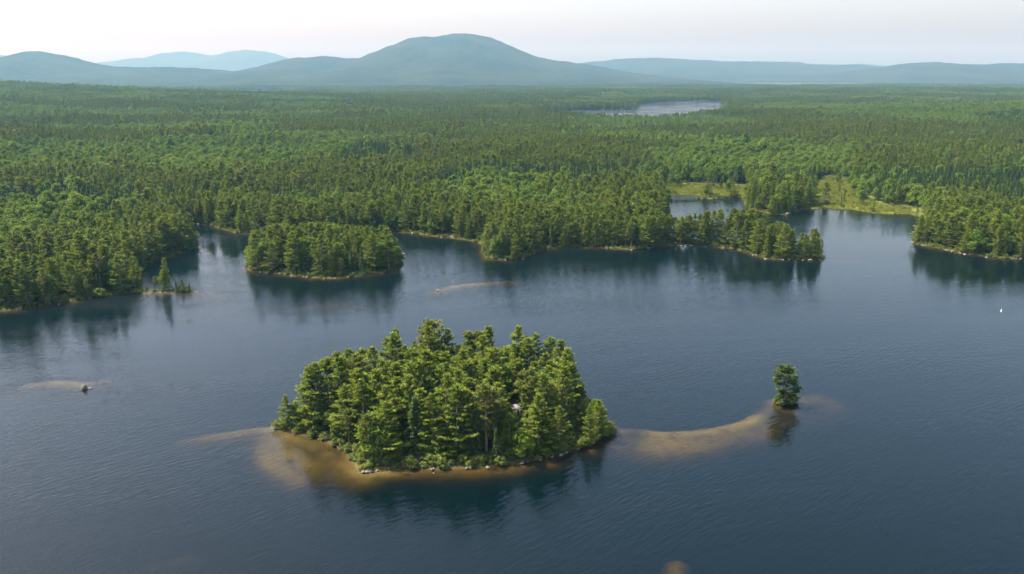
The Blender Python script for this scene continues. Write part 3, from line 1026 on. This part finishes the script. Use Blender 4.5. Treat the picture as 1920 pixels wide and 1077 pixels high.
vis = shows(gx, gy, gz, gh, gform)
order = np.argsort(-vis)
single = np.zeros(len(gx), bool)
n_kind = {}
for i in order:
    kk = KINDS[gk[i]]
    if vis[i] < 14 or single.sum() >= 430:
        break
    if n_kind.get(kk, 0) < 290:
        n_kind[kk] = n_kind.get(kk, 0) + 1
        single[i] = True

# ---- the far forest
FP, FF, FS = [], [], []


def add_mass(x, y, z, k, h, fat=1.0, forms=None):
    f = forms if forms is not None else np.array([KIND_FORMS[KINDS[q]][rng.integers(len(KIND_FORMS[KINDS[q]]))] for q in k])
    hh = np.array([FORMS[q][4] for q in f])
    s = h / hh
    FP.append(np.column_stack([x, y, z])); FF.append(f)
    wide = fat * np.clip(rng.normal(1.03, 0.16, len(x)), 0.7, 1.5)
    FS.append(np.column_stack([s * wide * rng.uniform(0.92, 1.1, len(x)), s * wide, s]))


rest = ~single & ~(on_isl & (vis < 1)) 
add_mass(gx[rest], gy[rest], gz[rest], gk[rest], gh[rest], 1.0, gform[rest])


def mass_band(y0, y1, s, fat, hmul=1.0, wide=0.76):
    xw = y1 * wide + 60
    x, y = jitter_grid(-xw, xw, y0, y1, s)
    m = np.abs(x) < y * wide + 60
    x, y = x[m], y[m]
    z, sd = ground_height(x, y, True)
    mead = np.maximum(sdf(x, y, BOG_A, 40), sdf(x, y, BOG_B, 40))
    m = (sd > 1.5) & ((mead < -3 - 8 * rng.random(len(x))) | (rng.random(len(x)) < 0.045))
    thin = sdf(x, y, THIN, 60) > 0
    m &= ~(thin & (rng.random(len(x)) < 0.45))
    x, y, z, sd = x[m], y[m], z[m], sd[m]
    k = choose_kinds(x, y, sd)
    h = np.array([HEIGHT[q] for q in KINDS])[k] * rng.uniform(0.70, 1.22, len(x)) * hmul
    h *= 0.55 + 0.85 * fbm(x / 150, y / 150, 91, 4)
    h *= np.where(rng.random(len(x)) < 0.03, 1.3, 1.0)
    h *= 1 - 0.25 * np.exp(-((x - 250) / 300) ** 2 - ((y - 1800) / 300) ** 2)
    add_mass(x, y, z, k, h, fat)


mass_band(1000, 1900, 6.6, 1.05)
mass_band(1900, 3600, 8.6, 1.15)
mass_band(3600, 7600, 13.0, 1.5)
FP, FF, FS = np.concatenate(FP), np.concatenate(FF), np.concatenate(FS)
scatter('forest', FP, FF, FS, 'mixed forest of pine, spruce and leafy trees covering the lowland')

# ---- low growth along the shores and under the island trees
ux, uy = jitter_grid(-520, 760, 160, 900, 2.3)
m = np.abs(ux) < uy * 0.74
ux, uy = ux[m], uy[m]
uz, usd = ground_height(ux, uy, True)
um = np.maximum(sdf(ux, uy, BOG_A, 40), sdf(ux, uy, BOG_B, 40))
edge = (usd > -0.4) & (usd < 5.5) & (um < -4) & (rng.random(len(ux)) < np.where(usd < 3, 0.9, 0.55))
inside = (sdf(ux, uy, ISLAND, 20) > 4) & (rng.random(len(ux)) < 0.5)
alder = (um > -4) & (usd > 3) & (rng.random(len(ux)) < 0.12)
m = edge | inside | alder
m &= (sdf(ux, uy, LEFT_ISLET, 20) < -3) | (rng.random(len(ux)) < 0.5)
n = m.sum()
f = np.array(KIND_FORMS['shrub'])[rng.integers(0, 3, n)]
s = (rng.uniform(0.28, 0.95, n) * np.where(sdf(ux[m], uy[m], ISLAND, 20) > -2, 1.35, 1.0))[:, None] * np.column_stack([rng.uniform(0.8, 1.3, n), rng.uniform(0.8, 1.3, n), rng.uniform(0.55, 1.2, n)])
scatter('undergrowth', np.column_stack([ux[m], uy[m], uz[m]]), f, s, 'low leafy bushes crowding the wooded shores')

sx, sy = jitter_grid(120, 420, 560, 1000, 1.7)
sm = np.maximum(sdf(sx, sy, BOG_A, 40), sdf(sx, sy, BOG_B, 40)) + (fbm(sx / 12, sy / 12, 77, 3) - 0.5) * 12
sx, sy = sx[sm > -1], sy[sm > -1]
sz, ssd = ground_height(sx, sy, True)
m = ssd > -0.6
n = m.sum()
f = np.array(KIND_FORMS['sedge'])[rng.integers(0, 2, n)]
s = rng.uniform(0.5, 1.35, n)[:, None] * np.column_stack([np.ones(n) * 1.2, np.ones(n) * 1.2, rng.uniform(0.5, 1.0, n)])
scatter('marsh_grass', np.column_stack([sx[m], sy[m], np.maximum(sz[m], 0)]), f, s, 'yellow green sedge growing in the boggy meadow by the cove')

# ---------------------------------------------------------------- single trees
TREE_NAME = {'pine': ('pine_tree', 'pine'), 'red_pine': ('red_pine_tree', 'red pine'), 'spruce': ('spruce_tree', 'spruce'), 'leafy': ('leafy_tree', 'leafy tree'),
             'birch': ('birch_tree', 'birch'), 'snag': ('dead_tree', 'dead tree'), 'rusty': ('dead_tree', 'dead tree'), 'shrub': ('shrub', 'shrub')}
LOOK = {'pine': 'tiered pine', 'red_pine': 'olive pine', 'spruce': 'dark spruce', 'leafy': 'leafy tree', 'birch': 'slim birch',
        'snag': 'bare dead tree', 'rusty': 'rusty spruce'}
_cache = {}


def tree_proto(fid):
    """one tree of each form, built once with its parts; later ones are copies"""
    kind, T, leaf, bark, H = FORMS[fid]
    if fid not in _cache:
        name = TREE_NAME[kind][0]
        _cache[fid] = T.meshes(name, leaf, bark)
    return _cache[fid]


_first = {}


def place_tree(fid, x, y, z, h, label, group=None, turn=None, fat=1.0, lean=None):
    kind, H = FORMS[fid][0], FORMS[fid][4]
    name, cat = TREE_NAME[kind]
    if fid not in _first:
        root = bpy.data.objects.new(name, None)
        COL.objects.link(root)
        crown, trunk = tree_proto(fid)
        link('trunk' if kind != 'shrub' else 'stem', trunk, root)
        if crown is not None:
            link('crown' if kind != 'shrub' else 'foliage', crown, root)
        _first[fid] = root
    else:
        src = _first[fid]
        root = src.copy()
        COL.objects.link(root)
        for ch in src.children:
            c = ch.copy()
            COL.objects.link(c)
            c.parent = root
    s = h / H
    root.location = (x, y, z)
    root.rotation_euler = (random.gauss(0, .02) if lean is None else lean[0], random.gauss(0, .02) if lean is None else lean[1], random.uniform(0, 6.283) if turn is None else turn)
    root.scale = (s * fat * random.uniform(.92, 1.1), s * fat * random.uniform(.92, 1.1), s)
    root['label'], root['category'] = label, cat
    if 'group' in root:
        del root['group']
    if group:
        root['group'] = group
    return root


ONES = ['', 'first', 'second', 'third', 'fourth', 'fifth', 'sixth', 'seventh', 'eighth', 'ninth', 'tenth', 'eleventh', 'twelfth', 'thirteenth', 'fourteenth', 'fifteenth',
        'sixteenth', 'seventeenth', 'eighteenth', 'nineteenth']
TENS = ['', '', 'twenty', 'thirty', 'forty', 'fifty', 'sixty', 'seventy', 'eighty', 'ninety']
TENTHS = ['', '', 'twentieth', 'thirtieth', 'fortieth', 'fiftieth', 'sixtieth', 'seventieth', 'eightieth', 'ninetieth']


def ordinal(n):
    if n < 20:
        return ONES[n]
    return TENTHS[n // 10] if n % 10 == 0 else TENS[n // 10] + '-' + ONES[n % 10]


def region(i):
    """the stand a tree belongs to, and the row of it, in words one can find in the photograph"""
    u, v, y = gu[i], gv[i], gy[i]
    if on_isl[i]:
        row = 'waterside row' if isl_rank[i] < .27 else 'second row' if isl_rank[i] < .52 else 'third row' if isl_rank[i] < .76 else 'skyline row'
        return 'near island', row
    if on_mid[i]:
        return 'smaller wooded island', 'waterside row' if mid_rank[i] < .4 else 'upper rows'
    if u < 375 and y < 520:
        return 'left shore', 'waterside row' if gsd[i] < 12 else 'inner rows'
    if u > 1690 and v > 430:
        return 'right point', 'waterside row' if gsd[i] < 10 else 'inner rows'
    if on_pen[i]:
        return 'long peninsula', 'waterside row' if gsd[i] < 9 else 'inner rows'
    if u < 760:
        return 'shore behind the smaller island', 'rows'
    if u < 1010:
        return 'shore left of the peninsula', 'rows'
    if u < 1240:
        return 'peninsula neck', 'rows'
    return 'far cove shore', 'rows'


def rank01(mask):
    out = np.zeros(len(gx))
    idx = np.nonzero(mask)[0]
    # distance back from the near waterline, column by column
    out[idx[np.argsort(gy[idx])]] = np.linspace(0, 1, len(idx))
    return out


isl_rank, mid_rank = rank01(on_isl & single), rank01(on_mid & single)
GROUP = {'near island': 'trees on the near island', 'smaller wooded island': 'trees on the smaller wooded island', 'left shore': 'trees along the left shore',
         'right point': 'trees on the right point', 'long peninsula': 'trees along the peninsula'}
stands = {}
for i in np.nonzero(single)[0]:
    stands.setdefault((*region(i), KINDS[gk[i]]), []).append(i)
for (place, row, kind), idx in stands.items():
    idx.sort(key=lambda i: gu[i])
    hs = np.array([gh[i] for i in idx])
    for n_, i in enumerate(idx):
        size = 'tall' if gh[i] > hs.mean() * 1.12 else 'short' if gh[i] < hs.mean() * 0.85 else 'mid-sized'
        where = f'in the {row} of the {place}' if row != 'rows' else f'on the {place}'
        tail = f', {ordinal(n_ + 1)} such from left' if len(idx) > 1 else ''
        lab = f'{size} {LOOK[kind]} {where}{tail}'
        place_tree(gform[i], gx[i], gy[i], gz[i] - 0.05, gh[i], lab, GROUP.get(place, 'trees along the far shores'), fat=1.22 if place == 'near island' else 1.1)


# ---------------------------------------------------------------- trees with a place of their own
def px_tree(fid, u, v, top, label, group=None, z=0.25, fat=1.0, **kw):
    x, y = at(u, v, z)
    h = (v - top) / (v - HORIZON) * (CAM_H - z)
    return place_tree(fid, x, y, z - 0.1, h, label, group, fat=fat, **kw)


PINE, SPR, LEAFY, SHR = KIND_FORMS['pine'], KIND_FORMS['spruce'], KIND_FORMS['leafy'], KIND_FORMS['shrub']
BIR, RED = KIND_FORMS['birch'][0], KIND_FORMS['red_pine']
FORMS.append(('pine', conifer(305, 13.2, 0.10, 4.4, 'red', 0.85, needles=7, dens=1.0, lean=1.3), SPRUCE_LEAF, BARK, 13.2))
LONE = len(FORMS) - 1
lone = px_tree(LONE, 1474, 757, 684, 'solitary dense dark green tree standing in the open lake off the near island', z=0.3, fat=1.2)
px_tree(PINE[1], 537, 801, 733, 'small upright pine standing alone at the left tip of the near island', z=0.4, fat=1.15)
px_tree(BIR, 621, 815, 764, 'small round crowned birch on the left shore of the near island', z=0.8)
px_tree(PINE[1], 1104, 830, 752, 'slender pine second from the right tip of the near island', z=0.6, fat=0.9)
px_tree(PINE[3], 1122, 820, 742, 'open crowned pine at the right tip of the near island', z=0.6, fat=1.1)
# the little islet off the left shore
IG = 'trees on the little islet off the left shore'
px_tree(PINE[3], 314, 544, 480, 'tallest pine of the little islet with a gap in its crown', IG, fat=0.85)
px_tree(LEAFY[1], 308, 544.5, 502, 'dense rounded tree beside the tallest pine on the little islet', IG, fat=0.72)
px_tree(RED[0], 294, 544, 516, 'thin open red pine left of the tall pine on the little islet', IG, fat=1.1)
px_tree(SPR[0], 275, 545.5, 530, 'tiny spruce at the left end of the little islet', IG)
px_tree(SPR[1], 331, 544.5, 524, 'dark spruce just right of the tall pine on the little islet', IG)
px_tree(PINE[5], 343, 545, 522, 'bushy young pine near the right end of the little islet', IG, fat=1.35)
px_tree(SPR[0], 356, 546, 529, 'small dark spruce at the right tip of the little islet', IG, fat=1.2)
px_tree(KIND_FORMS['snag'][0], 288, 547, 539, 'short white dead stub on the waterline of the little islet', IG, fat=1.3)
# bog cove
px_tree(LEAFY[0], 1323, 371, 347, 'dark tree on the tiny islet in the bog cove', fat=0.75)
px_tree(SPR[2], 1577, 390, 361, 'spindly lone spruce in the yellow bog meadow', fat=0.7)
px_tree(SPR[2], 1582, 383, 352, 'thin spruce behind the spindly one in the bog meadow', fat=0.7)
px_tree(SPR[0], 1637, 398, 378, 'short dark spruce at the water edge of the bog meadow')
# tip of the peninsula
px_tree(PINE[1], 1525, 484, 425, 'pointed pine standing at the very tip of the long peninsula', fat=1.2)
px_tree(PINE[5], 957, 479, 405, 'tall pine rising behind the small point left of the peninsula', fat=0.9)

SG = 'shrubs along the near island shore'
for fid, u, v, top, lab in [
    (SHR[0], 572, 809, 800, 'low green shrub right of the lone pine on the near island'),
    (SHR[1], 592, 815, 797, 'taller pointed shrub on the left beach of the near island'),
    (SHR[2], 607, 821, 809, 'low spreading shrub below the small birch'),
    (SHR[0], 655, 846, 832, 'pale yellow green shrub above the brown shallows'),
    (SHR[1], 666, 860, 848, 'bright low shrub at the corner of the near beach'),
    (SHR[2], 690, 879, 866, 'round light green shrub behind the three pale boulders'),
    (SHR[0], 1142, 808, 790, 'yellowish shrub at the right tip of the near island'),
    (SHR[1], 1092, 838, 822, 'bright shrub overhanging the water near the right tip'),
    (SHR[2], 1462, 758, 750, 'low shrub at the left foot of the solitary lake tree'),
    (SHR[1], 1490, 752, 738, 'yellowish shrub at the right foot of the solitary lake tree'),
    (SHR[0], 257, 550, 542, 'pale shrub at the water where the left shore ends'),
    (SHR[1], 1311, 372, 368, 'pale shrub left of the tree on the bog islet'),
    (SHR[2], 1336, 372, 367, 'light shrub right of the tree on the bog islet'),
    (SHR[0], 187, 556, 541, 'bright yellow green shrub on the left shore waterline'),
]:
    px_tree(fid, u, v, top, lab, SG if 500 < u < 1200 else None, z=0.2, fat=1.5)


# ---------------------------------------------------------------- rocks
def rock_mesh(seed, flat=0.7):
    r = np.random.default_rng(seed)
    nu, nv = 18, 12
    th = np.linspace(0, 2 * np.pi, nu, endpoint=False)
    ph = np.linspace(0.0, np.pi, nv)
    P, T = np.meshgrid(ph, th, indexing='ij')
    d = np.stack([np.sin(P) * np.cos(T), np.sin(P) * np.sin(T), np.cos(P)], -1).reshape(-1, 3)
    rad = np.ones(len(d))
    for _ in range(9):                                  # cleaved facets
        n = unit(r.normal(0, 1, 3))
        k = d @ n
        lim = r.uniform(0.52, 0.88)
        rad = np.minimum(rad, np.where(k > 0.05, lim / np.maximum(k, 0.05), 9))
    rad *= 1 + 0.05 * np.sin(d[:, 0] * 9 + seed) * np.cos(d[:, 1] * 8)
    v = d * rad[:, None] * np.array([1.0, r.uniform(.75, 1.0), flat])
    i = np.arange(nv - 1)[:, None] * nu + np.arange(nu)[None, :]
    j = np.arange(nv - 1)[:, None] * nu + (np.arange(nu)[None, :] + 1) % nu
    return mesh_from('rock', v, np.stack([i, i + nu, j + nu, j], -1).reshape(-1, 4), [ROCK_M])


DARKROCK = rock_material((0.030, 0.028, 0.018), (0.105, 0.100, 0.070))
ROCK_FORMS = [rock_mesh(400 + k, f) for k, f in enumerate((1.0, .7, .6, .8))]
ROCK_FORMS[0].materials[0] = DARKROCK
ROCKS = [
    # u, v, radius in metres, form, label
    (157, 729, 1.75, 0, 'big dark boulder standing out of the lake at the left'),
    (169, 728, 0.75, 3, 'small pale rock beside the big boulder in the lake'),
    (821, 545, 1.25, 2, 'pale rock breaking the water at the end of a sandbar'),
    (681, 885, 0.85, 1, 'left of three pale boulders at the near island beach'),
    (688, 884.5, 0.85, 2, 'middle of three pale boulders at the near island beach'),
    (695, 883.5, 0.7, 3, 'right of three pale boulders at the near island beach'),
    (775, 875.5, 0.5, 1, 'small pale stone on the near island waterline below the tall pines'),
    (810, 880, 0.55, 2, 'flat stone in the shallows below the near island'),
    (813, 887, 0.35, 1, 'tiny stone further out in the near shallows'),
    (1013, 862, 0.8, 1, 'pale boulder on the right part of the near island waterline'),
    (1035, 857, 0.6, 2, 'grey stone just right of the pale waterline boulder'),
    (1052, 853, 0.75, 3, 'rounded grey stone in a dark hollow of the near shore'),
    (1062, 848, 0.6, 1, 'grey stone below the leafy bank right of the hollow'),
    (519, 803, 1.1, 2, 'low dark rock at the left tip of the near island'),
    (525, 513.5, 1.1, 1, 'white boulder on the front shore of the smaller island'),
    (570, 519, 0.7, 2, 'pale stone on the front shore of the smaller island'),
    (757, 477, 1.6, 3, 'dark rock off the right end of the smaller island'),
    (948, 488, 0.7, 1, 'small white stone in the brown shallows of the small point'),
    (960, 486.5, 0.8, 2, 'pale stone in the middle of the small point shore'),
    (981, 486, 1.1, 1, 'white boulder off the right side of the small point'),
    (1002, 476, 1.0, 3, 'pale boulder in the notch beside the peninsula'),
    (1138, 466, 0.9, 1, 'white stone under the pines of the peninsula neck'),
    (1184, 469, 0.9, 2, 'pale stone where the peninsula shore bends'),
    (1215, 466, 1.6, 2, 'long flat ledge on the peninsula shore'),
    (1418, 479, 1.3, 1, 'boulder on the peninsula shore where it turns outward'),
    (1435, 486, 1.1, 3, 'boulder at the foot of the outer peninsula pines'),
    (1520, 487.5, 1.2, 1, 'pale boulder below the pine at the peninsula tip'),
    (1303, 356, 2.6, 1, 'pale boulder at the edge of the bog meadow'),
    (1476, 402, 1.9, 1, 'large pale boulder on the wooded cape in the cove'),
    (1711, 455, 1.3, 3, 'pale boulder at the tip of the right point'),
    (1732, 461, 0.9, 2, 'flat stone on the right point shore'),
    (1850, 483, 1.0, 1, 'stone on the right point shore near the frame edge'),
    (370, 459, 1.3, 3, 'pale boulder at the end of the left headland'),
    (369, 547, 0.7, 2, 'small dark stone off the tip of the little islet'),
    (372, 421, 1.4, 1, 'pale boulder on the hidden cove shore'),
    (441, 437, 1.4, 2, 'pale ledge on the shore left of the smaller island'),
    (773, 438, 1.3, 2, 'pale stone on the shore right of the smaller island'),
    (828, 446, 1.0, 1, 'pale boulder under the dark shore pines'),
]
for k, (u, v, rad, fm, lab) in enumerate(ROCKS):
    x, y = at(u, v, 0.15)
    o = link('rock', ROCK_FORMS[fm], label=lab, category='rock', group='rocks along the shores and in the lake')
    o.location = (x, y, max(0.12 * rad, float(ground_height(np.array([x]), np.array([y]))[0]) * 0.5 + 0.2 * rad))
    o.rotation_euler = (random.uniform(-.2, .2), random.uniform(-.2, .2), random.uniform(0, 6.28))
    o.scale = (rad * random.uniform(0.65, 1.0), rad * random.uniform(0.6, 0.85), rad * 0.85)

STONES = [('the near island waterline', [(690, 884), (745, 876), (800, 879), (850, 878), (900, 877), (960, 871), (1010, 863), (1050, 853), (1090, 841), (1126, 825)], 24, .55),
          ('the left beach of the near island', [(562, 812), (600, 824), (640, 840), (664, 868), (676, 884)], 8, .35),
          ('the long peninsula shore', [(1233, 464), (1292, 460), (1365, 466), (1414, 479), (1437, 486), (1481, 488), (1538, 487)], 14, .8),
          ('the front shore of the smaller island', [(480, 511), (545, 517), (610, 523), (680, 517), (745, 509)], 12, .7),
          ('the left shore', [(5, 583), (60, 579), (130, 566), (200, 554), (245, 551)], 9, .6),
          ('the right point shore', [(1721, 458), (1773, 469), (1806, 476), (1861, 484), (1915, 485)], 9, .7)]
for place, line, count, size in STONES:
    us = sorted(random.uniform(line[0][0], line[-1][0]) for _ in range(count))
    for k, u in enumerate(us):
        x, y = at(u, float(np.interp(u, [p[0] for p in line], [p[1] for p in line])) + random.uniform(-.4, 1.6), 0.0)
        rad = size * random.uniform(.5, 1.25)
        o = link('stone', ROCK_FORMS[random.randrange(4)], label=f'small grey stone on {place}, {ordinal(k + 1)} from left', category='stone', group='stones along ' + place)
        o.location, o.rotation_euler = (x, y, rad * .12), (0, 0, random.uniform(0, 6.28))
        o.scale = (rad * random.uniform(.8, 1.3), rad * random.uniform(.7, 1.0), rad * .7)

# ---------------------------------------------------------------- driftwood log on the beach
LOGM = Build(500)
LOGM.tube([(-1.9, 0, 0.12), (-0.6, 0.1, 0.14), (0.8, 0.0, 0.16), (2.0, -0.15, 0.2)], [0.11, 0.13, 0.12, 0.07], 7)
LOGM.tube([(0.9, 0, 0.16), (1.3, 0.35, 0.3), (1.5, 0.6, 0.5)], [0.06, 0.04, 0.015], 5)
x, y = at(616, 823, 0.2)
o = link('driftwood_log', LOGM.meshes('driftwood log', BARK, DEADWOOD)[1], label='bleached driftwood log on the left beach of the near island', category='log')
o.location, o.rotation_euler = (x, y, 0.15), (0, 0, 0.1)


# ---------------------------------------------------------------- cabin glimpsed between the island trees
def box(x0, x1, y0, y1, z0, z1):
    v = [(x0, y0, z0), (x1, y0, z0), (x1, y1, z0), (x0, y1, z0), (x0, y0, z1), (x1, y0, z1), (x1, y1, z1), (x0, y1, z1)]
    f = [(0, 3, 2, 1), (4, 5, 6, 7), (0, 1, 5, 4), (1, 2, 6, 5), (2, 3, 7, 6), (3, 0, 4, 7)]
    return v, f


def box_mesh(name, parts, mat):
    V, F = [], []
    for b in parts:
        v, f = box(*b)
        F += [tuple(i + len(V) for i in q) for q in f]
        V += v
    return mesh_from(name, V, np.array(F), [mat])


WHITE = plain_material('white painted boards', (0.74, 0.72, 0.66), 0.7, 0.08)
ROOFM = plain_material('grey roofing', (0.16, 0.15, 0.14), 0.85, 0.2)
GLASS = plain_material('dark window glass', (0.03, 0.035, 0.04), 0.1, 0.1)
cab = bpy.data.objects.new('cabin', None)
COL.objects.link(cab)
cab['label'], cab['category'] = 'small white cabin half hidden between the trees of the near island', 'cabin'
cab.location = (cabin_xy[0], cabin_xy[1], float(ground_height(np.array([cabin_xy[0]]), np.array([cabin_xy[1]]))[0]) - 0.1)
cab.rotation_euler = (0, 0, 0.35)
link('wall', box_mesh('wall', [(-2.3, 2.3, -1.7, 1.7, 0, 2.5)], WHITE), cab)
gab = [(-2.3, -1.7, 2.5), (2.3, -1.7, 2.5), (2.3, 1.7, 2.5), (-2.3, 1.7, 2.5), (-2.3, 0, 3.5), (2.3, 0, 3.5)]
link('gable', mesh_from('gable', gab, [np.array([(0, 1, 5, 4), (2, 3, 4, 5), (3, 2, 1, 0)]), np.array([(0, 4, 3), (1, 2, 5)])], [WHITE]), cab)
rv, rf = [], []
for sgn in (-1, 1):
    a = [(-2.6, sgn * 2.0, 2.36), (2.6, sgn * 2.0, 2.36), (2.6, 0, 3.56), (-2.6, 0, 3.56)]
    n0 = len(rv)
    rv += a + [(p[0], p[1], p[2] + 0.12) for p in a]
    rf += [tuple(n0 + i for i in q) for q in ((0, 1, 2, 3), (7, 6, 5, 4), (0, 4, 5, 1), (1, 5, 6, 2), (2, 6, 7, 3), (3, 7, 4, 0))]
link('roof', mesh_from('roof', rv, np.array(rf), [ROOFM]), cab)
for wx in (-1.2, 1.2):
    fr_ = link('window', box_mesh('window', [(wx - .42, wx + .42, -1.76, -1.66, 1.0, 1.1), (wx - .42, wx + .42, -1.76, -1.66, 1.9, 2.0), (wx - .42, wx - .34, -1.76, -1.66, 1.1, 1.9), (wx + .34, wx + .42, -1.76, -1.66, 1.1, 1.9)], WHITE), cab)
    link('pane', box_mesh('pane', [(wx - .34, wx + .34, -1.725, -1.69, 1.1, 1.9)], GLASS), fr_)
link('door', box_mesh('door', [(-.42, .42, -1.75, -1.67, 0.05, 2.05)], ROOFM), cab)

# ---------------------------------------------------------------- mooring buoy
BUOYM = plain_material('white buoy plastic', (0.80, 0.80, 0.78), 0.45, 0.04)
BANDM = plain_material('blue buoy band', (0.04, 0.10, 0.30), 0.5, 0.05)


def lathe(name, prof, mat, n=20):
    k = np.arange(n) * 2 * np.pi / n
    v = np.concatenate([np.column_stack([np.cos(k) * r, np.sin(k) * r, np.full(n, z)]) for r, z in prof])
    i = np.arange(len(prof) - 1)[:, None] * n + np.arange(n)[None, :]
    j = np.arange(len(prof) - 1)[:, None] * n + (np.arange(n)[None, :] + 1) % n
    return mesh_from(name, v, np.stack([i, j, j + n, i + n], -1).reshape(-1, 4), [mat], smooth_shade=True)


buoy = bpy.data.objects.new('buoy', None)
COL.objects.link(buoy)
buoy.location = (*at(1877, 584), 0)
buoy['label'], buoy['category'] = 'small white buoy floating alone far out on the right', 'buoy'
link('float', lathe('float', [(0.001, -.5), (.25, -.42), (.30, -.1), (.28, .25), (.18, .5), (.10, .6), (.001, .62)], BUOYM), buoy)
link('band', lathe('band', [(.292, .06), (.306, .08), (.302, .18), (.286, .2)], BANDM), buoy)
link('pole', lathe('pole', [(.07, .58), (.06, 1.1), (.10, 1.12), (.10, 1.3), (.001, 1.34)], BUOYM), buoy)
